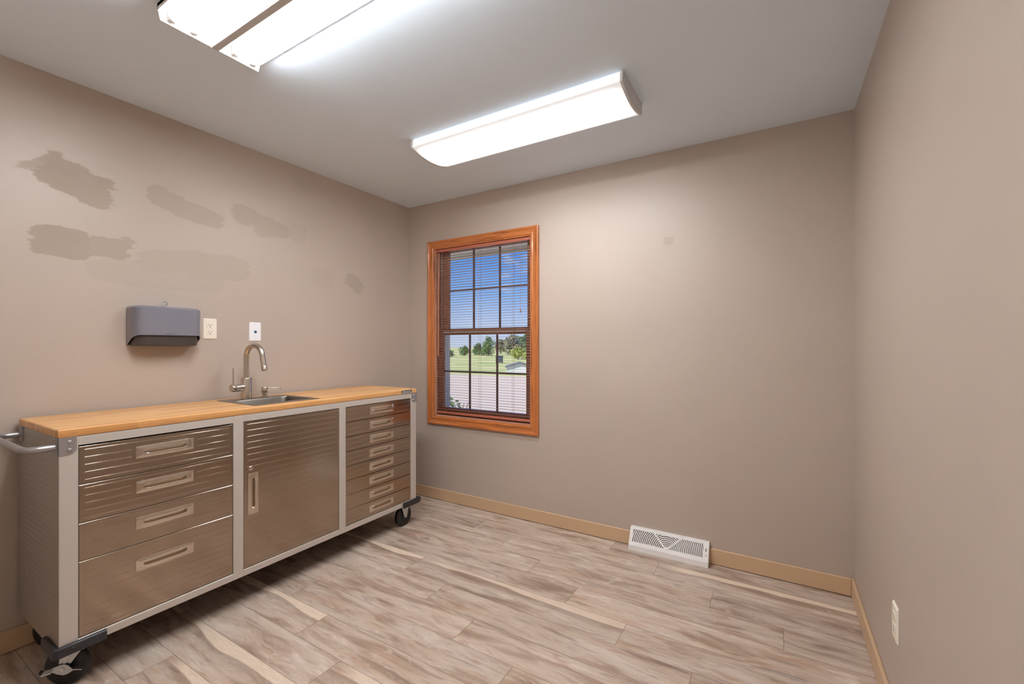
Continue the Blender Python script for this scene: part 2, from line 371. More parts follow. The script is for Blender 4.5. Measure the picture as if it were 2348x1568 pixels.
# ------------------------------------------------------------------ outside
GZ = -.45
def ground(px, py, z=GZ):
    c, s = math.cos(YAW), math.sin(YAW); u, v = (px-1174)/F_PX, (793.3-py)/F_PX
    d = Vector((-s+u*c, c+u*s, v)); return CAM+d*((z-CAM.z)/d.z)
def grass_fn(t, b):
    o = t.obj(); n1 = t.noise(o, .25, 4, .6); n2 = t.noise(o, 3, 3, .6)
    c = t.ramp(n1, [(.35, rgba((176,188,108))), (.5, rgba((212,212,144))), (.65, rgba((228,220,162)))])
    return {'Base Color': t.mix(t.m('MULTIPLY', n2, .35), c, rgba((160,178,100)))}
M_GRASS = pbr('lawn grass', rgba((180,190,110)), .9, fn=grass_fn)
def drive_fn(t, b):
    o = t.obj(); n = t.noise(o, 40, 3, .7); n1 = t.noise(o, .8, 3, .5)
    return {'Base Color': t.mix(t.mr(n1, .35, .65), t.mix(n, rgba((212,190,166)), rgba((236,218,196))), rgba((226,208,188)))}
M_DRIVE = pbr('pale gravel drive', rgba((220,206,198)), .9, fn=drive_fn)
o = MB().box((-400, T+.6, GZ-.4), (200, 500, GZ-.02)).build('lawn', M_GRASS, smooth=0); structure(o, 'sunlit yellow green lawn beyond the drive', 'lawn')
p0, p1, = ground(1010, 857), ground(1230, 864)
o = MB().prism([(-40, T+.6, GZ-.3), (20, T+.6, GZ-.3), (p1.x+14, p1.y-8, GZ-.3), (p1.x, p1.y, GZ-.3), (p0.x, p0.y, GZ-.3), (p0.x-14, p0.y+4, GZ-.3)], (0, 0, .3)).build('driveway', M_DRIVE, smooth=0)
structure(o, 'pale gravel driveway outside the window', 'driveway')
M_EAVE = pbr('cream soffit', rgba((224,220,204)), .5)
o = MB().box((-.4, T, 2.125), (W+.4, .62, 2.14)).box((-.4, .6, 2.10), (W+.4, .62, 2.26)).box((-.4, T, 2.14), (W+.4, .6, 2.26)).build('trim_1', M_EAVE, smooth=0)
structure(o, 'cream roof eave above the window', 'eave')
def leaf_fn(c0, c1):
    def fn(t, b):
        oi = t.n('ShaderNodeNewGeometry'); r = oi.outputs['Random Per Island']
        return {'Base Color': t.mix(r, rgba(c0), rgba(c1))}
    return fn
M_LEAF = [pbr('dark green leaves', rgba((70,110,60)), .6, fn=leaf_fn((72,110,68), (150,182,112))), pbr('yellow green leaves', rgba((150,170,80)), .6, fn=leaf_fn((140,164,88), (224,224,128))), pbr('grey green leaves', rgba((130,140,110)), .6, fn=leaf_fn((120,124,100), (196,190,160)))]
M_BARK = pbr('bark', rgba((92,76,62)), .9)
def leaves(mb, blobs, n, size):
    for _ in range(n):
        c, r = random.choice(blobs); d = Vector((random.gauss(0,1), random.gauss(0,1), random.gauss(0,1))).normalized()*(random.random()**.4)
        p = Vector(c)+Vector((d.x*r[0], d.y*r[1], d.z*r[2])); sz = size*random.uniform(.6, 1.3)
        a = Vector((random.gauss(0,1), random.gauss(0,1), random.gauss(0,.6))).normalized(); b_ = a.cross(Vector((random.random(), random.random(), random.random()))).normalized()
        q = [p-a*sz, p+b_*sz*.45-a*.1*sz, p+a*sz, p-b_*sz*.45+a*.1*sz]
        f = mb.bm.faces.new([mb.bm.verts.new(v) for v in q])
TREES = [  # px of trunk, px of base, px of top, px half width, kind, label
    (1032, 818, 803, 14, 0, 'low dark shrub at far left edge of the lawn, left of the small tree'),
    (1066, 815, 792, 12, 0, 'small round green tree standing alone left of the tree cluster'),
    (1098, 815, 786, 14, 0, 'middle-sized green tree at left end of the tree cluster'),
    (1120, 816, 770, 17, 0, 'pointed tall dark green tree in the middle of the tree cluster'),
    (1148, 811.5, 776, 15, 2, 'greyish pale tree right of the pointed dark green tree'),
    (1176, 814, 763, 20, 2, 'tall pale grey green tree behind the yellow green bushes'),
    (1210, 810, 764, 20, 0, 'big green tree at right edge of the window view'),
    (1188, 824, 794, 18, 1, 'yellow green bushy tree behind the white shed'),
    (1214, 826, 798, 15, 1, 'yellow green bushy tree right of the white shed')]
for px, pb, pt, hw, kind, lab in TREES:
    g = ground(px, pb); dist = (g-CAM).length; k = (Vector((g.x, g.y, 0))-Vector((CAM.x, CAM.y, 0))).dot(Vector((-math.sin(YAW), math.cos(YAW), 0)))/F_PX
    hh = (pb-pt)*k; w = hw*k*1.35; tr = thing('tree', g, lab, 'tree', 'trees across the lawn')
    mb = MB(); mb.tube([g, g+Vector((0, 0, hh*.5)), g+Vector((.1*w, 0, hh*.8))], [w*.07, w*.05, w*.02], 8); mb.build('trunk', M_BARK, tr)
    mb = MB(); blobs = [(g+Vector((random.uniform(-.55,.55)*w, random.uniform(-.4,.4)*w, hh*random.uniform(.2,.72))), (w*.5, w*.5, hh*.27)) for _ in range(9)]
    blobs.append((g+Vector((0, 0, hh*.8)), (w*.3, w*.3, hh*.2)))
    leaves(mb, blobs, 1100, w*.13); mb.build('crown', M_LEAF[kind], tr, smooth=0)
# flowering bush close to the glass
g = Vector((-1.66, 2.5, GZ)); bush = thing('garden_bush', g, 'leafy green bush just outside at lower left of the window', 'bush')
mb = MB(); leaves(mb, [((g.x+random.uniform(-.4,.25), g.y+random.uniform(-.35,.35), GZ+random.uniform(.2,.85)), (.2, .2, .16)) for _ in range(12)], 900, .055); mb.build('foliage', M_LEAF[0], bush, smooth=0)
mb = MB()
for k in range(6): a = random.uniform(0, 6.28); mb.tube([g, g+Vector((.2*math.cos(a), .2*math.sin(a), .3)), g+Vector((.36*math.cos(a),   .36*math.sin(a), .85))], [.012, .009, .004], 6)
mb.build('stem', M_BARK, bush)
# white shed and dark box on the lawn
M_WHITE = pbr('white shed paint', rgba((226,226,230)), .6); M_SHROOF = pbr('grey shed roof', rgba((120,122,128)), .6); M_DARKBOX = pbr('dark grey box', rgba((84,92,104)), .6)
g = (ground(1172, 854)+ground(1212, 857))/2; gd = Vector((.86, .51, 0)).normalized(); gn = Vector((-.51, .86, 0))
shed = thing('garden_shed', g, 'small white shed with pitched roof at the edge of the lawn', 'shed')
R = Matrix.Translation(g) @ Matrix.Rotation(YAW, 4, 'Z'); hw = .82
MB().box((-hw, -.1, 0), (hw, 1.3, .38), M=R).prism([(-hw, -.1, .38), (hw, -.1, .38), (0, -.1, .60)], (0, 1.4, 0), M=R).build('shed_wall', M_WHITE, shed, smooth=0)
mb = MB()
for s in (-1, 1): mb.prism([(s*(hw+.1), -.2, .35), (0, -.2, .61), (0, -.2, .68), (s*(hw+.1), -.2, .42)], (0, 1.6, 0), M=R)
mb.build('shed_roof', M_SHROOF, shed, smooth=0)
g = (ground(1135, 832)+ground(1155, 832))/2; R = Matrix.Translation(g) @ Matrix.Rotation(YAW, 4, 'Z')
mb = MB(); mb.box((-.36, -.3, .06), (.36, .3, .62), .03, 2, M=R); mb.box((-.4, -.34, .62), (.4, .34, .70), .02, 2, M=R)
for sx_ in (-.3, .3): mb.box((sx_-.05, -.28, 0), (sx_+.05, .28, .06), M=R)
tag(mb.build('utility_box', M_DARKBOX, root=g, smooth=30), 'dark grey utility box on the lawn in front of the trees', 'utility box')

# ------------------------------------------------------------------ ceiling lamps
M_PAN = pbr('white enamelled lamp housing', rgba((240,240,240)), .35)
M_SOCKET = pbr('white lamp socket', rgba((232,232,230)), .4)
M_CAPM = pbr('lamp end cap', rgba((205,205,205)), .4)
def emit(name, fn):
    mt = bpy.data.materials.new(name); mt.use_nodes = True; t = NT(mt.node_tree); out = t.n('ShaderNodeOutputMaterial'); e = t.n('ShaderNodeEmission')
    e.inputs[0].default_value = (.97, .985, 1, 1); d = t.n('ShaderNodeBsdfPrincipled'); d.inputs['Base Color'].default_value = (.8,.8,.8,1); d.inputs['Roughness'].default_value = .3
    a = t.n('ShaderNodeAddShader'); t.lk(e.outputs[0], a.inputs[0]); t.lk(d.outputs[0], a.inputs[1]); t.lk(a.outputs[0], out.inputs[0]); t.put(e.inputs[1], fn(t)); return mt
M_TUBE = emit('lit fluorescent tube', lambda t: LAMP*1.52)
# wrap lens: brightest under its two tubes, dim at edges and ends
def lens_f(t):
    x, y, z = t.sep(t.obj())
    bands = t.m('ADD', t.mr(t.m('ABSOLUTE', t.m('SUBTRACT', y, .062)), .03, .082, 1, 0), t.mr(t.m('ABSOLUTE', t.m('ADD', y, .062)), .03, .082, 1, 0), clamp=True)
    ends = t.mr(t.m('ABSOLUTE', x), .50, .600, 1, .02)
    low = t.mr(z, -.066, -.05, 1, 0)
    return t.m('ADD', .42, t.m('MULTIPLY', t.m('MULTIPLY', t.m('ADD', .03, t.m('MULTIPLY', bands, .97)), low), t.m('MULTIPLY', ends, LAMP*.77)))
M_LENS = emit('lit ribbed acrylic lens', lens_f)
# fixture with its lens on, near the window
L2 = thing('ceiling_light', (1.523, -.757, H), 'long ceiling light with its white wrap lens on, nearer the window', 'ceiling light', 'fluorescent ceiling lights')
hx, hy = .602, .152
prof = [(-hy, -.004), (-hy-.006, -.048)]+[(-hy-.006+(2*hy+.012)*k/16, -.050-.028*(1-(2*k/16-1)**2)) for k in range(17)]+[(hy+.006, -.048), (hy, -.004)]
c = L2.location
outer = [[c+Vector((s*hx, y, z)) for y, z in prof] for s in (-1, -.98, -.9, 0, .9, .98, 1)]
MB().loft(outer, True, True).build('lens', M_LENS, L2, smooth=40)
MB().box(c+Vector((-hx-.006, -hy+.012, -.004)), c+Vector((hx+.006, hy-.012, -.0005))).build('housing', M_PAN, L2)
for s in (-1, 1):
    pr = [c+Vector((s*(hx+.001), y*1.02, z*1.03 if z < -.01 else -.001)) for y, z in prof]
    MB().prism(pr, (s*.011, 0, 0)).build('end_cap', M_CAPM, L2, smooth=30)
# fixture with bare tubes, nearer the camera
L1 = thing('ceiling_light', (1.487, -1.925, H), 'uncovered ceiling light with bare fluorescent tubes, nearer the left wall patches', 'ceiling light', 'fluorescent ceiling lights')
c = L1.location; hx, hy = .620, .176
mb = MB(); mb.box(c+Vector((-hx, -hy, -.012)), c+Vector((hx, hy, -.0005)))
for s in (-1, 1): mb.prism([c+Vector((x, s*hy, z)) for x, z in ((-hx, 0), (hx, 0), (hx, -.024), (-hx, -.024))], (0, -s*.003, 0))
mb.build('housing', M_PAN, L1, smooth=30)
for s in (-1, 1):
    pr = [(-hy, 0), (-hy, -.018), (-hy+.008, -.054), (hy-.008, -.054), (hy, -.018), (hy, 0)]
    mb = MB(); mb.prism([c+Vector((s*hx, y, z)) for y, z in pr], (-s*.004, 0, 0)); mb.build('end_plate', M_PAN, L1, smooth=30)
mb = MB(); bx = hx-.012
loop = [(-.048, -.012), (-.040, -.030), (-.012, -.062), (.012, -.062), (.040, -.030), (.048, -.012)]
mb.loft([[c+Vector((x, y*k, z if k == 1 or z > -.02 else z*.8)) for y, z in loop] for x, k in ((-bx, 1), (-bx+.012, 1), (bx-.012, 1), (bx, 1))]); mb.build('ballast_cover', M_CAPM, L1, smooth=20)
for yy in (-.138, -.072, .072, .138):
    p = c+Vector((0, yy, -.036)); mb = MB(); mb.tube([p+Vector((-.588, 0, 0)), p+Vector((-.58, 0, 0)), p+Vector((.58, 0, 0)), p+Vector((.588, 0, 0))], [.014, .019, .019, .014], 18); tb = mb.build('fluorescent_tube', M_TUBE, L1, smooth=50)
    for s in (-1, 1):
        q = p+Vector((s*.602, 0, 0)); mb = MB(); mb.box(q+Vector((-.010, -.012, -.012)), q+Vector((.010, .012, .024)), .003, 2); mb.lathe([(.0155, 0), (.0155, .010)], q+Vector((-s*.004, 0, 0)), (-s, 0, 0), 16); mb.build('lamp_socket', M_SOCKET, L1)

# ------------------------------------------------------------------ rolling steel workbench
BX0, BX1, BY0, BY1, BZ0, BZ1 = .016, .522, -2.265, -.465, .156, .927
wb = thing('rolling_workbench', ((BX0+BX1)/2, (BY0+BY1)/2, 0), 'long steel rolling workbench with drawers, butcher-block top and casters against left wall', 'workbench')
M_FRAME = pbr('light grey powder-coated steel', rgba((196,188,180)), .38, .25, fn=lambda t, b: {'Normal': t.bump(t.noise(t.obj(), 500, 2, .6), .05, .001)})
M_INNER = pbr('dark inside of cabinet', rgba((38,36,35)), .6)
def dots_fn(t, b):
    x, y, z = t.sep(t.obj()); P = .0218
    fx = t.m('SUBTRACT', t.m('FRACT', t.m('DIVIDE', x, P)), .5); fz = t.m('SUBTRACT', t.m('FRACT', t.m('DIVIDE', z, P)), .5)
    d = t.m('SQRT', t.m('ADD', t.m('MULTIPLY', fx, fx), t.m('MULTIPLY', fz, fz)))
    area = t.m('MULTIPLY', t.m('LESS_THAN', t.m('ABSOLUTE', x), .17), t.m('MULTIPLY', t.m('GREATER_THAN', z, .235), t.m('LESS_THAN', z, .862)))
    k = t.m('MULTIPLY', t.mr(d, .10, .24, 1, 0), area)
    return {'Base Color': t.mix(t.m('MULTIPLY', k, .6), rgba((166,157,148)), rgba((232,226,220))), 'Normal': t.bump(k, 1.0, .006)}
M_SIDE = pbr('grey steel with punched dimples', rgba((166,157,148)), .36, .3, fn=dots_fn)
def steel_fn(t, b):
    x, y, z = t.sep(t.obj()); n = t.noise(t.xyz(t.m('MULTIPLY', x, 3), t.m('MULTIPLY', y, 3), t.m('MULTIPLY', z, 700)), 1, 2, .6)
    return {'Roughness': t.m('ADD', .13, t.m('MULTIPLY', n, .05)), 'Normal': t.bump(n, .02, .0006)}
M_STEEL = pbr('bronze-grey polished steel', rgba((170,154,139)), .15, 1.0, fn=steel_fn)
M_PULL = pbr('bright steel pull', rgba((214,204,192)), .16, 1.0)
M_CHROME = pbr('zinc plated steel', rgba((205,210,212)), .28, 1.0)
M_BRACK = pbr('satin aluminium bracket', rgba((178,176,178)), .36, .85)
M_RUB = pbr('black rubber', rgba((22,22,24)), .45); M_BLK = pbr('black moulded plastic', rgba((40,39,42)), .42)
# hollow carcass
XF = BX1-.020
mb = MB(); mb.box((BX0, BY0+.003, BZ0+.004), (BX0+.004, BY1-.003, BZ1)); mb.box((BX0, BY0+.003, BZ0+.003), (XF, BY1-.003, BZ0+.008))
for y in (-1.657, -1.0765): mb.box((BX0+.004, y-.008, BZ0+.008), (XF, y+.008, BZ1-.01))
mb.box((XF-.03, BY0+.01, BZ0+.01), (XF-.027, BY1-.01, BZ1-.012))
mb.build('carcass', M_INNER, wb, smooth=0)
for y, nm in ((BY0, 1), (BY1, -1)):
    mb = MB(); a, b = (y, y+nm*.012); mb.box((BX0, min(a, b), BZ0-.004), (BX1-.001, max(a, b), BZ1), .002, 1)
    mb.box((BX0+.001, min(y, y-nm*.0015), BZ0+.03), (BX0+.022, max(y, y-nm*.0015), BZ1-.03), .0004, 1)
    mb.build('side_panel', M_SIDE, wb)
POSTS = [(BY0, -2.2135), (-1.681, -1.635), (-1.099, -1.055), (-.5165, BY1)]
mb = MB()
for a, b in POSTS: mb.box((XF, a+(.0005 if a == BY0 else 0), BZ0), (BX1+.0005, b-(.0005 if b == BY1 else 0), BZ1-.001), .0015, 1)
for a, b in zip(POSTS, POSTS[1:]):
    mb.box((XF, a[1]-.001, .893), (BX1, b[0]+.001, BZ1-.001), .0015, 1); mb.box((XF, a[1]-.001, BZ0), (BX1, b[0]+.001, .187), .0015, 1)
mb.build('front_frame', M_FRAME, wb)

def rect_loop(hw, hh, r=0.0, n=8):
    """rounded rectangle, 4*n points for 4 sides, started at the lower left corner"""
    P = []
    for i in range(4):
        a0 = [(-hw, -hh), (hw, -hh), (hw, hh), (-hw, hh)]; p, q = Vector(a0[i]), Vector(a0[(i+1) % 4])
        for k in range(n): P.append(p.lerp(q, k/n))
    if r:
        out = []
        for p in P:
            cx = max(-hw+r, min(hw-r, p.x)); cy = max(-hh+r, min(hh-r, p.y)); d = p-Vector((cx, cy))
            if abs(p.x) > hw-r+1e-9 and abs(p.y) > hh-r+1e-9: d = d.normalized()*r; p = Vector((cx, cy))+d
            out.append(p)
        P = out
    return P
def stadium(P, hw, hh, a, b):
    out = []
    for p in P:
        L = a-b; u = p.x/hw*a; v = p.y/hh*b; c = max(-L, min(L, u))
        if abs(u) <= L and abs(abs(p.y)-hh) < 1e-6: out.append(Vector((u, math.copysign(b, v))))
        else: d = Vector((u-c, v)); d = d.normalized()*b if d.length > 1e-9 else Vector((b, 0)); out.append(Vector((c, 0))+d)
    return out
def front(kind, y0, y1, z0, z1, hy, hz, hw, hh, sw, sh, rib_z, vert=False, face=.5195):
    """ribbed drawer or door front with a hole for a recessed pull"""
    cy, cz = (y0+y1)/2, (z0+z1)/2; HW, HH = (y1-y0)/2, (z1-z0)/2
    to = lambda p, x, ox=0.0, oz=0.0: Vector((x, ox+p.x, oz+p.y))
    N = 8; outer = rect_loop(HW, HH, 0, N); outer2 = rect_loop(HW-.0012, HH-.0012, 0, N); hole = rect_loop(hw-.004, hh-.004, .003, N)
    mb = MB()
    loops = [[to(p, face-.016, cy, cz) for p in outer], [to(p, face-.001, cy, cz) for p in outer], [to(p, face, cy, cz) for p in outer2], [to(p, face, hy, hz) for p in hole], [to(p, face-.006, hy, hz) for p in hole]]
    mb.open_loft(loops)
    # ribs: shallow rounded beads that stop short of the edges and of the pull
    def bead(a, b, z):
        if b-a < .02: return
        sec = [(-.0026, 0), (-.0014, .0010), (0, .0014), (.0014, .0010), (.0026, 0)]
        L = []
        for yy, k in ((a, .15), (a+.006, 1), (b-.006, 1), (b, .15)): L.append([Vector((face-.0004+x*k, yy, z+d*(.5+.5*k))) for d, x in sec])
        mb.loft(L)
    for z in rib_z:
        if abs(z-hz) < hh+.004: bead(y0+.012, hy-hw-.012, z); bead(hy+hw+.012, y1-.012, z)
        else: bead(y0+.012, y1-.012, z)
    o = mb.build(kind, M_STEEL, wb, smooth=24)
    mb = MB(); A = rect_loop(hw, hh, .003, N); A2 = rect_loop(hw-.0025, hh-.0025, .003, N)
    if vert:
        S = [Vector((q.y, q.x)) for q in stadium([Vector((p.y, p.x)) for p in A], hh, hw, sh, sw)]
        sc = lambda S_, k: [Vector((p.x-math.copysign(min(abs(p.x), k), p.x), p.y-math.copysign(min(abs(p.y), k), p.y))) for p in S_]
    else:
        S = stadium(A, hw, hh, sw, sh)
    def shrink(k):
        if vert: return [Vector((q.y, q.x)) for q in stadium([Vector((p.y, p.x)) for p in A], hh, hw, sh-k, sw-k)]
        return stadium(A, hw, hh, sw-k, sh-k)
    f2 = face
    LP = [[to(p, f2-.004, hy, hz) for p in A], [to(p, f2+.0022, hy, hz) for p in A], [to(p, f2+.0036, hy, hz) for p in A2], [to(p, f2+.0036, hy, hz) for p in S],
          [to(p, f2+.0048, hy, hz) for p in shrink(.0008)], [to(p, f2+.0040, hy, hz) for p in shrink(.0022)], [to(p, f2-.006, hy, hz) for p in shrink(.0034)], [to(p, f2-.012, hy, hz) for p in shrink(.0058)]]
    R_ = mb.open_loft(LP); mb.bm.faces.new(R_[-1])
    mb.build('recessed_pull', M_PULL, o, smooth=40)
    return o
PITCH = .0286
def ribs(z0, z1, m=.0145):
    n = max(2, round((z1-z0-2*m)/PITCH)+1); return [z0+m+(z1-z0-2*m)*k/(n-1) for k in range(n)]
for (z0, z1), hz in zip(((.7475, .8875), (.6065, .7455), (.4665, .6045), (.190, .4645)), (.8315, .6915, .5485, .381)):
    front('drawer', -2.2115, -1.683, z0, z1, -1.945, hz, .1005, .0245, .0775, .0105, ribs(z0, z1))
ZD = [.8915, .8015, .7145, .6275, .5405, .4545, .3675, .2795, .190]
for i in range(8):
    z1, z0 = ZD[i]-.001, ZD[i+1]+.001; hz = (z0+z1)/2+.002
    front('drawer', -1.053, -.5185, z0, z1, -.7785, hz, .1015, .0245, .0775, .0105, [z0+.0145, z0+.0145+(z1-z0-.029)/2, z1-.0145])
door = front('door', -1.633, -1.101, .190, .891, -1.5895, .5405, .0245, .0995, .0095, .0775, ribs(.190, .891), True)
mb = MB(); mb.lathe([(.0115, -.003), (.0115, .004), (.0095, .006), (.006, .006), (.0055, .004), (.0005, .004)], (.5195, -1.601, .664), (1, 0, 0), 24); mb.box((.5225, -1.6018, .661), (.5245, -1.6002, .667)); mb.build('lock', M_PULL, door)
# butcher-block top with the cut-out for the sink bowl
def block_fn(t, b):
    x, y, z = t.sep(t.obj()); SW = .032
    rr = t.m('FLOOR', t.m('DIVIDE', x, SW))
    wn = t.n('ShaderNodeTexWhiteNoise', noise_dimensions='2D'); t.lk(t.xyz(rr, 1.7), wn.inputs['Vector']); off = wn.outputs['Value']
    seg = t.m('FLOOR', t.m('DIVIDE', t.m('ADD', y, t.m('MULTIPLY', off, 5)), .42))
    w2 = t.n('ShaderNodeTexWhiteNoise', noise_dimensions='2D'); t.lk(t.xyz(rr, seg), w2.inputs['Vector'])
    g = t.noise(t.xyz(t.m('MULTIPLY', x, 60), t.m('MULTIPLY', y, 3), t.m('MULTIPLY', z, 60)), 1.2, 4, .6, .4)
    c = t.ramp(w2.outputs['Value'], [(0, rgba((206,150,92))), (.5, rgba((222,170,112))), (1, rgba((230,184,128)))])
    return {'Base Color': t.mix(1, c, t.ramp(g, [(.3, (.88,.85,.8)), (.55, (1,1,1)), (.8, (1.06,1.05,1.03))]), 'MULTIPLY')}
M_BLOCK = pbr('oiled butcher block', rgba((222,170,112)), .32, spec=.4, fn=block_fn)
TX0, TX1, TY0, TY1, TZ0, TZ1 = .024, .524, -2.267, -.466, BZ1+.0005, .9565
SKX0, SKX1, SKY0, SKY1 = .203, .428, -1.536, -1.216      # sink bowl
cx, cy = (TX0+TX1)/2, (TY0+TY1)/2; sx0, sy0 = (SKX0+SKX1)/2, (SKY0+SKY1)/2
mb = MB(); P = lambda L, ox, oy, z: [Vector((ox+p.x, oy+p.y, z)) for p in L]
HWt, HHt = (TX1-TX0)/2, (TY1-TY0)/2; hwS, hhS = (SKX1-SKX0)/2+.006, (SKY1-SKY0)/2+.006
lp = [P(rect_loop(hwS, hhS), sx0, sy0, TZ0), P(rect_loop(HWt-.002, HHt-.002), cx, cy, TZ0), P(rect_loop(HWt, HHt), cx, cy, TZ0+.003), P(rect_loop(HWt, HHt), cx, cy, TZ1-.003), P(rect_loop(HWt-.003, HHt-.003), cx, cy, TZ1), P(rect_loop(hwS, hhS), sx0, sy0, TZ1), P(rect_loop(hwS, hhS), sx0, sy0, TZ0)]
mb.open_loft(lp); bmesh.ops.remove_doubles(mb.bm, verts=list(mb.bm.verts), dist=1e-6); bmesh.ops.recalc_face_normals(mb.bm, faces=list(mb.bm.faces))
top = mb.build('worktop', M_BLOCK, wb, smooth=40)
M_BADGE = pbr('black badge', rgba((24,30,40)), .3); M_BADGEW = pbr('badge lettering', rgba((232,236,240)), .4); M_STRIP = pbr('silver badge strip', rgba((205,212,220)), .25, .6)
mb = MB(); mb.box((TX1, -.608, .9375), (TX1+.0012, -.512, .952)); mb.mi = 2; mb.box((TX1, -.606, .9305), (TX1+.0010, -.512, .937))
text_into(mb, 'UltraHD', .0125, (TX1+.0012, -.603, .9400), (0, 1, 0), (0, 0, 1), (1, 0, 0), width=.084)
mb.build('badge', [M_BADGE, M_BADGEW, M_STRIP], top, smooth=0)
# corner brackets, push handle
def bracket(y, d, ext=True):
    """d = +1: bracket at the left end (side face looks to -y)"""
    par = handle if d == 1 else wb
    zb, zt = .8655, .9275; a, b = sorted((y-d*.003, y+d*.047))
    pr = [(y-d*.003, zt), (y+d*.047, zt), (y+d*.047, zb+.014), (y+d*.033, zb), (y-d*.003, zb)]
    mb = MB(); mb.prism([(BX1+.0006, u, v) for u, v in pr], (.0028, 0, 0))
    sx_ = sorted((y-d*.0002, y-d*.003))
    mb.box((BX1-.046, sx_[0], zb), (BX1+.0034, sx_[1], zt), .0006, 1)
    for zz in (.881, .910): mb.lathe([(.0068, 0), (.0068, .001), (.0048, .0035), (.0022, .0042), (.002, .0028), (.0005, .0028)], (BX1+.0033, y+d*.0275, zz), (1, 0, 0), 16)
    for zz in (.874, .918): mb.lathe([(.004, 0), (.004, .001), (.002, .003), (.0004, .0033)], (BX1-.036, y-d*.003, zz), (0, -d, 0), 12)
    mb.build('corner_bracket', M_BRACK, par)
HZ = .8945; yo = BY0-.0785; rb = .040
path = [Vector((BX1-.020, BY0-.002, HZ)), Vector((BX1-.020, BY0-.02, HZ))]
path += arc((BX1-.020-rb, yo+rb, HZ), rb, 0, -PI/2, 10, (1, 0, 0), (0, 1, 0))
path += arc((BX0+.036+rb, yo+rb, HZ), rb, -PI/2, -PI, 10, (1, 0, 0), (0, 1, 0))
path += [Vector((BX0+.036, BY0-.02, HZ)), Vector((BX0+.036, BY0-.002, HZ))]
mb = MB(); mb.tube(path, .0112, 18); handle = mb.build('push_handle', M_BRACK, wb, smooth=50)
bracket(BY0, 1); bracket(BY1, -1)
mb = MB(); mb.box((BX0+.008, BY0-.003, .8655), (BX0+.058, BY0-.0004, .9275), .0006, 1); mb.box((BX0+.006, BY0-.003, .8655), (BX0+.0085, BY0+.03, .9275), .0006, 1)
for zz in (.874, .918): mb.lathe([(.004, 0), (.004, .001), (.002, .003), (.0004, .0033)], (BX0+.05, BY0-.003, zz), (0, -1, 0), 12)
mb.build('corner_bracket', M_BRACK, handle)
# black corner bumpers under the four corners
def bumper(xs, ys):
    X = BX1 if xs > 0 else BX0; Y = BY1 if ys > 0 else BY0; hz0, hz1 = BZ0-.006, BZ0+.030
    o_ = .013
    def q(a, b): return Vector((X+xs*a, Y+ys*b, 0))
    loop = [q(o_, -.128), q(o_, .004), q(.004, o_+(.004 if ys < 0 else .028)), q(-.128, o_+(.004 if ys < 0 else .028)), q(-.128, .0016), q(.0016, .0016), q(.0016, -.128)]
    if xs < 0: loop = [q(.004, -.128), q(.004, .004), q(.0, o_), q(-.128, o_), q(-.128, .0016), q(.0008, .0016), q(.0008, -.128)]
    zz = [(hz0, .0), (hz0+.003, .0), (hz1-.005, .0), (hz1, .35)]
    mb = MB(); cen = [loop[6], loop[5], loop[5], loop[4], loop[4], loop[5], loop[6]]
    mb.loft([[p.lerp(c_, k)+Vector((0, 0, z)) for p, c_ in zip(loop, cen)] for z, k in zz])
    a_, b_ = sorted((X-xs*.128, X+xs*o_)); c1, d1 = sorted((Y-ys*.128, Y+ys*o_))
    if xs > 0:
        for k in (-.10, -.035): mb.lathe([(.0055, 0), (.004, .0015), (.0005, .002)], (X+o_*xs, Y+ys*k, hz0+.017), (xs, 0, 0), 12)
    mb.box((a_+.012, c1+.012, hz0), (b_-.014, d1-.014, hz0+.005))
    mb.build('corner_bumper', M_BLK, wb, smooth=30)
for ys in (1, -1): bumper(1, ys)
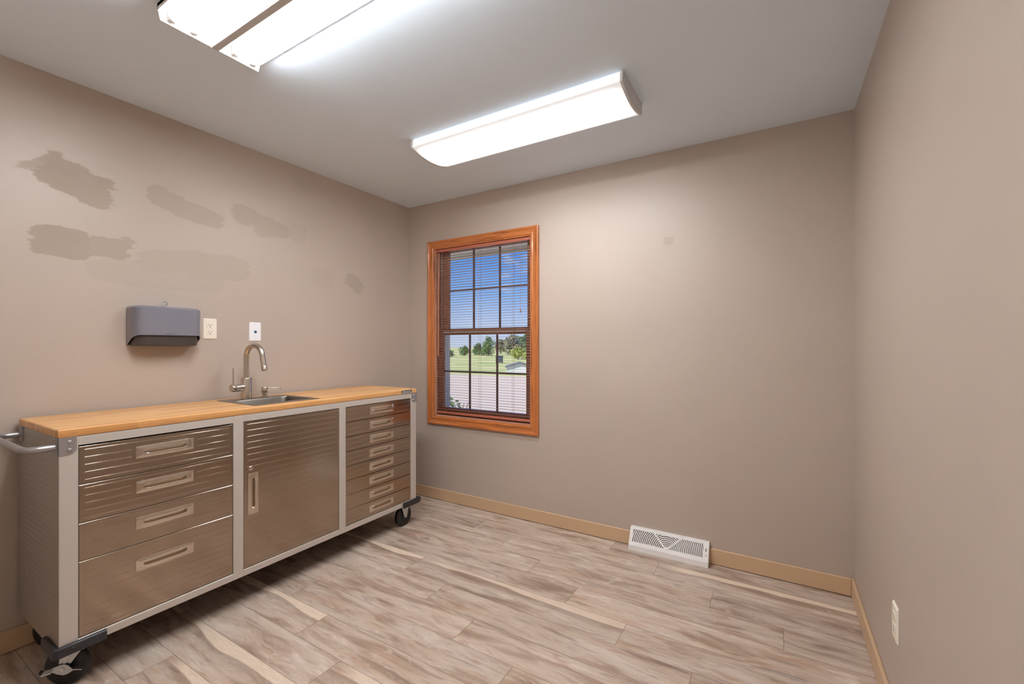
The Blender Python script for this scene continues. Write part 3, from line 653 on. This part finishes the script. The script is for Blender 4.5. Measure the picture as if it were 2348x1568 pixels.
# casters
def caster(cx, cy, ang, swivel, lock):
    """ang: direction (about z) that the outer side plate faces; the wheel axle lies along it"""
    R_ = .070; ax = Vector((math.cos(ang), math.sin(ang), 0)); tr = Vector((-ax.y, ax.x, 0)); zt = BZ0-.0062
    off = tr*(-.030 if swivel else 0); c = Vector((cx, cy, R_))+off; top_ = Vector((cx, cy, zt))
    mb = MB(); mb.lathe([(.030, 0), (.030, .004), (.022, .010), (.018, .016)], top_, (0, 0, -1), 20)
    mb.loft([[top_+ax*(sx_*.026)+tr*(sy_*.034)+Vector((0, 0, z)) for sx_, sy_ in ((-1,-1), (1,-1), (1,1), (-1,1))] for z in (-.004, -.018)])
    for s in (-1, 1):
        p = [(top_+tr*(.036))*1, (top_-tr*.036)*1]; z1 = zt-.004
        pl = [Vector((top_.x, top_.y, z1))+tr*.036, Vector((top_.x, top_.y, z1))-tr*.036, c-tr*.015+Vector((0, 0, .004)), c-tr*.010-Vector((0, 0, .010)), c+tr*.010-Vector((0, 0, .010)), c+tr*.015+Vector((0, 0, .004))]
        mb.prism([v+ax*(s*.0225) for v in pl], ax*(s*.003))
        mb.lathe([(.009, 0), (.009, .005), (.006, .008), (.0005, .008)], c+ax*(s*.0255), ax*s, 16)
        mb.loft([[v for v in (Vector((top_.x, top_.y, z1))+tr*(k*.004+.004)+ax*(s*.0255), Vector((top_.x, top_.y, z1))+tr*(k*.004+.004)+ax*(s*.0285))] + [c+tr*(k*.004+.004)+ax*(s*.0285)+Vector((0, 0, .016)), c+tr*(k*.004+.004)+ax*(s*.0255)+Vector((0, 0, .016))] for k in (-1, 1)])
    cst = mb.build('caster', M_CHROME, wb, smooth=35)
    mb = MB(); pr = [(.012, -.018), (.026, -.018), (.040, -.0145), (.050, -.016), (.064, -.0145), (.069, -.009), (R_, 0), (.069, .009), (.064, .0145), (.050, .016), (.040, .0145), (.026, .018), (.012, .018)]
    mb.lathe(pr, c, ax, 40); mb.build('wheel', M_RUB, cst, smooth=35)
    if lock:
        mb = MB(); f = c+ax*.030; up = Vector((0, 0, 1))
        pl = [(-.062, -.006), (-.034, -.002), (-.022, .012), (-.006, .019), (.012, .016), (.030, .010), (.030, -.004), (.012, -.014), (-.006, -.020), (-.020, -.016), (-.036, -.006), (-.062, -.009)]
        mb.prism([f-tr*u+up*v for u, v in pl], ax*.003); mb.lathe([(.009, 0), (.009, .003), (.0005, .004)], f+ax*.003, ax, 18)
        mb.loft([[f-tr*u+up*v+ax*w for u, v, w in ((.022, .008, 0), (.022, .004, 0), (.026, -.002, .016), (.026, .002, .016))], [f-tr*u+up*v+ax*w for u, v, w in ((.052, .004, 0), (.052, .001, 0), (.052, -.006, .018), (.054, -.002, .018))], [f-tr*u+up*v+ax*w for u, v, w in ((.062, .010, .002), (.062, .007, .002), (.062, .002, .016), (.063, .005, .016))]])
        mb.build('brake_lever', M_CHROME, cst, smooth=35)
caster(BX1-.062, BY0+.066, math.radians(-46), True, True)
caster(BX1-.062, BY1-.065, 0, False, False)
caster(BX0+.120, BY0+.088, math.radians(-60), True, False)
caster(BX0+.062, BY1-.085, 0, False, False)

# ------------------------------------------------------------------ sink, faucet, soap dispenser
M_SS = pbr('brushed stainless', rgba((134,128,121)), .28, 1.0, fn=lambda t, b: {'Roughness': t.m('ADD', .22, t.m('MULTIPLY', t.noise(t.xyz(t.m('MULTIPLY', t.sep(t.obj())[0], 400), t.sep(t.obj())[1], t.sep(t.obj())[2]), 1, 2, .5), .14))})
M_NICKEL = pbr('brushed nickel', rgba((206,196,184)), .24, 1.0)
SX0, SX1, SY0, SY1 = .094, .474, -1.556, -1.190; zt = TZ1+.0002
c0 = Vector(((SX0+SX1)/2, (SY0+SY1)/2, zt))
hw, hh = (SKX1-SKX0)/2, (SKY1-SKY0)/2; HWs, HHs = (SX1-SX0)/2, (SY1-SY0)/2
R8 = lambda w, h, r: rect_loop(w, h, r, 12)
mb = MB(); lp = [P(R8(HWs, HHs, .008), c0.x, c0.y, zt), P(R8(HWs-.002, HHs-.002, .008), c0.x, c0.y, zt+.0018), P(R8(hw+.003, hh+.003, .016), sx0, sy0, zt+.0016), P(R8(hw, hh, .016), sx0, sy0, zt-.002), P(R8(hw-.003, hh-.003, .018), sx0, sy0, zt-.10), P(R8(hw-.014, hh-.014, .014), sx0, sy0, zt-.118), P(R8(.03, .03, .012), sx0, sy0, zt-.122)]
Rr = mb.open_loft(lp); mb.bm.faces.new(Rr[-1])
sink = tag(mb.build('sink', M_SS, root=(sx0, sy0, zt), smooth=40), 'small square stainless drop-in sink set in the butcher-block top', 'sink')
mb = MB(); mb.lathe([(.028, 0), (.028, .002), (.02, .003), (.018, .0005), (.0005, .0005)], (sx0, sy0, zt-.1218), (0, 0, 1), 24); mb.build('drain', M_CHROME, sink)
zf = zt+.0020; fx, fy = .152, -1.428
fc = thing('faucet', (fx, fy, zf), 'brushed nickel gooseneck faucet behind the sink bowl', 'faucet')
MB().lathe([(.0275, 0), (.0275, .116), (.0265, .118), (.016, .118), (.016, .1195), (.0005, .1195)], (fx, fy, zf), (0, 0, 1), 32).build('faucet_body', M_NICKEL, fc, smooth=40)
sd_ = Vector((.99, .14, 0)).normalized(); rA = .064; zA = zf+.236
pts = [Vector((fx, fy, zf+.117)), Vector((fx, fy, zf+.16)), Vector((fx, fy, zf+.20))]+arc(Vector((fx, fy, zA))+sd_*rA, rA, PI, .16, 22, sd_, (0, 0, 1))
e = pts[-1]; dn = (pts[-1]-pts[-2]).normalized(); pts += [e+dn*.03, e+dn*.062]
MB().tube(pts, .0142, 20).build('spout', M_NICKEL, fc, smooth=50)
q = pts[-1]; mb = MB(); mb.lathe([(.0142, -.001), (.0148, .001), (.0148, .022), (.0125, .024), (.0115, .020), (.0005, .020)], q, dn, 22); mb.build('aerator', M_NICKEL, fc, smooth=40)
hd = Vector((.10, -1, 0)).normalized(); hb = Vector((fx, fy, zf+.066))
hand = MB().lathe([(.0205, .0), (.0205, .062), (.0200, .063), (.0200, .0645), (.0205, .0655), (.0205, .083), (.0195, .0845), (.0005, .0845)], hb, hd, 28).build('handle', M_NICKEL, fc, smooth=40)
lb = hb+hd*.073+Vector((0, 0, .018)); MB().tube([lb, lb+Vector((0, -.001, .09))], [.0036, .0034], 12).build('lever', M_NICKEL, hand, smooth=50)
dx, dy = .146, -1.322
sp = thing('soap_dispenser', (dx, dy, zf), 'small brushed nickel soap pump at right of the faucet', 'soap dispenser')
MB().lathe([(.0225, 0), (.0225, .003), (.021, .0045), (.0135, .0045), (.0135, .026), (.0005, .026)], (dx, dy, zf), (0, 0, 1), 28).build('collar', M_NICKEL, sp, smooth=40)
MB().lathe([(.0168, .026), (.0172, .027), (.0172, .058), (.016, .0595), (.0005, .0595)], (dx, dy, zf), (0, 0, 1), 28).build('pump_head', M_NICKEL, sp, smooth=40)
sdr = Vector((.22, 1, 0)).normalized(); b0 = Vector((dx, dy, zf+.050))
MB().tube([b0+sdr*.012, b0+sdr*.03, b0+sdr*.07, b0+sdr*.078+Vector((0, 0, -.001)), b0+sdr*.090+Vector((0, 0, -.010))], [.0034, .0032, .0028, .0030, .0030], 12).build('nozzle', M_NICKEL, sp, smooth=50)

# ------------------------------------------------------------------ paper towel dispenser
M_DISP = pbr('blue-grey plastic cover', rgba((118,117,128)), .24, spec=.5, coat=.5); M_DISPD = pbr('dark grey plastic tray', rgba((66,60,57)), .35); M_INK = pbr('dark lettering', rgba((52,50,56)), .5)
DY0, DY1, DD = -1.912, -1.618, .108; dz1 = 1.451
td = thing('paper_towel_dispenser', (0, (DY0+DY1)/2, 1.255), 'blue-grey paper towel dispenser mounted on the left wall', 'paper towel dispenser')
def plan(y0, y1, d, r, n=10):
    P_ = [(0.0004, y0), (d*.25, y0)]; P_ += [(d-r+r*math.sin(a), y0+r-r*math.cos(a)) for a in (PI/2*k/n for k in range(n+1))]
    P_ += [(d, y0+r+(y1-y0-2*r)*k/6) for k in range(1, 6)]
    P_ += [(d-r+r*math.cos(a), y1-r+r*math.sin(a)) for a in (PI/2*k/n for k in range(n+1))]; P_ += [(d*.25, y1), (.0004, y1)]; return P_
pl = plan(DY0, DY1, DD, .058); pl2 = plan(DY0+.006, DY1-.006, DD-.008, .053); plt = plan(DY0+.010, DY1-.010, DD-.012, .05)
zl = lambda x: 1.262+.047*min(1, max(0, (x-.018)/.075))**.75
cov = MB()
A = [Vector((x, y, zl(x))) for x, y in pl]; B = [Vector((x, y, dz1-.010)) for x, y in pl]; Cc = [Vector((x, y, dz1-.002)) for x, y in pl2]; D = [Vector((x, y, dz1)) for x, y in plt]
Ai = [Vector((max(.0004, x-.003 if x > .01 else x), y*.0+((y-(DY0+DY1)/2)*.975+(DY0+DY1)/2), zl(x))) for x, y in pl]; Bi = [Vector((p.x, p.y, dz1-.014)) for p in Ai]
cov.loft([Bi, Ai, A, B, Cc, D], cap0=True, cap1=True)
cover = cov.build('cover', M_DISP, td, smooth=35)
q = plan(DY0+.010, DY1-.012, DD-.010, .052)
cb = MB(); q3 = plan(DY0+.022, DY1-.024, DD-.022, .042); q4 = plan(DY0+.014, DY1-.016, DD-.014, .049)
cb.loft([[Vector((x, y, 1.33)) for x, y in q], [Vector((x, y, 1.268)) for x, y in q], [Vector((x, y, 1.259)) for x, y in q4], [Vector((x, y, 1.2555)) for x, y in q3]])
cb.build('tray', M_DISPD, td, smooth=35)
mb = MB(); text_into(mb, 'interfold', .0085, (DD+.0002, -1.790, 1.3135), (0, 1, 0), (0, 0, 1), (1, 0, 0), depth=.0004, mi=0, width=.044); mb.build('lettering', M_INK, cover, smooth=0)
mb = MB(); kc = Vector((.028, -1.765, dz1)); mb.tube([kc-Vector((0, 0, .002)), kc+Vector((0, 0, .012))], .0035, 10)
ring = arc(kc+Vector((0, 0, .021)), .009, 0, 2*PI, 18, (.35, .94, 0), (0, 0, 1)); mb.tube(ring, .0028, 8, caps=False); mb.box(kc+Vector((-.002, -.006, .009)), kc+Vector((.002, .006, .014)))
mb.build('lock_key', M_CHROME, td)

# ------------------------------------------------------------------ wall plates
M_IVORY = pbr('ivory plastic', rgba((238,230,214)), .35); M_WPL = pbr('white plastic', rgba((240,240,244)), .35); M_SLOT = pbr('dark slot', rgba((60,52,44)), .6)
M_JACK = pbr('blue data jack', rgba((38,110,176)), .4); M_JACKD = pbr('dark jack opening', rgba((10,42,74)), .5)
def plate(name, root, n, u, label, cat, mat, kind, w=.0705, h=.1145):
    """n: outward normal, u: direction to the viewer's right"""
    root, n, u = Vector(root), Vector(n), Vector(u); up = Vector((0, 0, 1))
    th = thing(name, root, label, cat, 'wall plates'); M = Matrix((u, up, n)).transposed().to_4x4(); M.translation = root
    lp = [rect_loop(w/2, h/2, .003), rect_loop(w/2, h/2, .003), rect_loop(w/2-.004, h/2-.004, .003)]; dz = (.0004, .0025, .0062)
    MB().loft([[M @ Vector((p.x, p.y, d)) for p in L] for L, d in zip(lp, dz)]).build('cover_plate', mat, th, smooth=20)
    if kind == 'outlet':
        for s in (1, -1):
            cy_ = s*.0195; pts_ = []
            for k in range(32):
                a = 2*PI*k/32; pts_.append(M @ Vector((.0172*math.cos(a), cy_+max(-.0142, min(.0142, .0172*math.sin(a))), .0060)))
            mb = MB(); mb.prism(pts_, n*.0018); rc = mb.build('receptacle', mat, th, smooth=30)
            mb = MB()
            for sx_, hh_ in ((-.0064, .0085), (.0064, .0068)): mb.box((sx_-.0011, cy_+.0025-hh_/2, .0074), (sx_+.0011, cy_+.0025+hh_/2, .0081), M=M)
            mb.lathe([(.0027, 0), (.0027, .0005), (.0005, .0006)], M @ Vector((0, cy_-.0085, .0077)), n, 12); mb.build('socket_slot', M_SLOT, rc)
        mb = MB(); mb.lathe([(.0032, 0), (.0028, .0010), (.0005, .0012)], M @ Vector((0, 0, .0061)), n, 14); mb.build('screw', mat, th)
    else:
        mb = MB(); mb.box((-.0098, -.0098, .0058), (.0098, .0098, .0066), .0004, 1, M=M); mb.build('jack_bezel', mat, th)
        mb = MB(); mb.box((-.0072, -.0080, .0062), (.0072, .0068, .0072), M=M); mb.mi = 1; mb.box((-.0055, -.0030, .0070), (.0055, .0058, .0076), M=M); mb.build('data_jack', [M_JACK, M_JACKD], th)
        for s in (1, -1):
            mb = MB(); mb.lathe([(.003, 0), (.0026, .0009), (.0005, .0011)], M @ Vector((0, s*.0415, .0061)), n, 14); mb.mi = 1; mb.box((-.0022, s*.0415-.0004, .0069), (.0022, s*.0415+.0004, .0073), M=M); mb.build('screw', [mat, M_SLOT], th)
    return th
plate('wall_outlet', (0, -1.546, 1.351), (1, 0, 0), (0, 1, 0), 'ivory duplex outlet beside the paper towel dispenser', 'outlet', M_IVORY, 'outlet')
plate('data_wall_plate', (0, -1.299, 1.341), (1, 0, 0), (0, 1, 0), 'white wall plate with a blue data jack above the faucet', 'wall plate', M_WPL, 'jack')
plate('wall_outlet', (W, -.905, .360), (-1, 0, 0), (0, -1, 0), 'ivory duplex outlet low on the right wall above the baseboard', 'outlet', M_IVORY, 'outlet')

# ------------------------------------------------------------------ baseboard register
M_VENT = pbr('white enamelled steel', rgba((232,230,228)), .38); M_VIN = pbr('grey inside of register', rgba((150,144,140)), .6)
vx0, vx1 = 1.917, 2.370; vc = (vx0+vx1)/2
vt = thing('baseboard_register', (vc, 0, 0), 'white metal register with fan-shaped louvres at the baseboard under the bare wall', 'vent')
PT, PB = Vector((0, -.022, .124)), Vector((0, -.070, .032))       # sloping face, top and bottom edges
fs = (PT-PB); fl = fs.length; fs.normalize(); fn_ = Vector((0, fs.z*-1, fs.y)).normalized()
if fn_.y > 0: fn_ = -fn_
def VP(s, tt, h=0.0): return Vector((vc+s, 0, 0))+PB+fs*tt+fn_*h
hwv = (vx1-vx0)/2
mb = MB()      # shell: ends, top, toe
side = [(-.0004, .0005), (-.0004, .124), (-.022, .1245), (-.0705, .032), (-.0745, .030), (-.0765, .0005)]
for s in (-1, 1): mb.prism([(vc+s*hwv, y, z) for y, z in side], (-s*.003, 0, 0))
mb.box((vx0+.002, -.0225, .1225), (vx1-.002, -.0004, .125)); mb.prism([(vx0+.002, y, z) for y, z in ((-.0700, .0325), (-.0742, .0305), (-.0762, .0005), (-.0735, .0005), (-.0715, .029))], (hwv*2-.004, 0, 0))
mb.build('shell', M_VENT, vt, smooth=20)
s0, s1, t0, t1 = -.207, .197, .020, fl-.012
mb = MB()      # face rim, V bars and concentric louvre blades
def slab(p, h0=-.001, h1=.0012): mb.loft([[VP(a, b, h0) for a, b in p], [VP(a, b, h1) for a, b in p]])
slab([(-hwv+.002, 0), (hwv-.002, 0), (hwv-.002, t0), (-hwv+.002, t0)]); slab([(-hwv+.002, t1), (hwv-.002, t1), (hwv-.002, fl), (-hwv+.002, fl)])
slab([(-hwv+.002, t0), (s0, t0), (s0, t1), (-hwv+.002, t1)]); slab([(s1, t0), (hwv-.002, t0), (hwv-.002, t1), (s1, t1)])
apex = Vector((-.006, t0-.006)); vb = []
for tx in (-.080, .074):
    d = Vector((tx-apex.x, t1-apex.y)).normalized(); pn = Vector((-d.y, d.x))*.0042; e_ = apex+d*((t1+.002-apex.y)/d.y); a_ = apex+d*.004; slab([tuple(a_-pn), tuple(a_+pn), tuple(e_+pn), tuple(e_-pn)], -.001, .0018); vb.append(d)
slab([(apex.x-.020, t0-.002), (apex.x+.020, t0-.002), (apex.x+.007, t0+.012), (apex.x-.007, t0+.012)])
mb.build('face_plate', M_VENT, vt, smooth=0)
mb = MB(); r = .014
while r < .22:
    run = []
    def flush():
        if len(run) > 1:
            A0 = [(apex.x+(r+w)*math.cos(a), apex.y+(r+w)*math.sin(a)) for w in (0,) for a in run]; A1 = [(apex.x+(r+.0052)*math.cos(a), apex.y+(r+.0052)*math.sin(a)) for a in run]
            f0 = [mb.bm.verts.new(VP(x, y, .0008)) for x, y in A0]; f1 = [mb.bm.verts.new(VP(x, y, .0008)) for x, y in A1]; g0 = [mb.bm.verts.new(VP(x, y, -.004)) for x, y in A0]; g1 = [mb.bm.verts.new(VP(x, y, -.0015)) for x, y in A1]
            for i in range(len(run)-1):
                mb.bm.faces.new((f0[i], f0[i+1], f1[i+1], f1[i])); mb.bm.faces.new((g0[i], g0[i+1], f0[i+1], f0[i])); mb.bm.faces.new((f1[i], f1[i+1], g1[i+1], g1[i]))
        run.clear()
    for k in range(181):
        a = PI*k/180; x, y = apex.x+(r+.0026)*math.cos(a), apex.y+(r+.0026)*math.sin(a)
        if s0-.002 < x < s1+.002 and t0-.002 < y < t1+.002: run.append(a)
        else: flush()
    flush(); r += .0104
mb.build('louvre_fan', M_VENT, vt, smooth=0)
mb = MB(); slab([(-hwv+.004, .004), (hwv-.004, .004), (hwv-.004, fl-.004), (-hwv+.004, fl-.004)], -.012, -.010); mb.build('damper_plate', M_VIN, vt, smooth=0)
mb = MB(); slab([(.2095, .052), (.2135, .052), (.2135, .070), (.2095, .070)], .0008, .0016); mb.build('lever_slot', M_SLOT, vt, smooth=0)
mb = MB(); mb.box((vc+.2085, -.060, .058), (vc+.2145, -.048, .068), .002, 2); mb.build('damper_lever', M_VENT, vt)
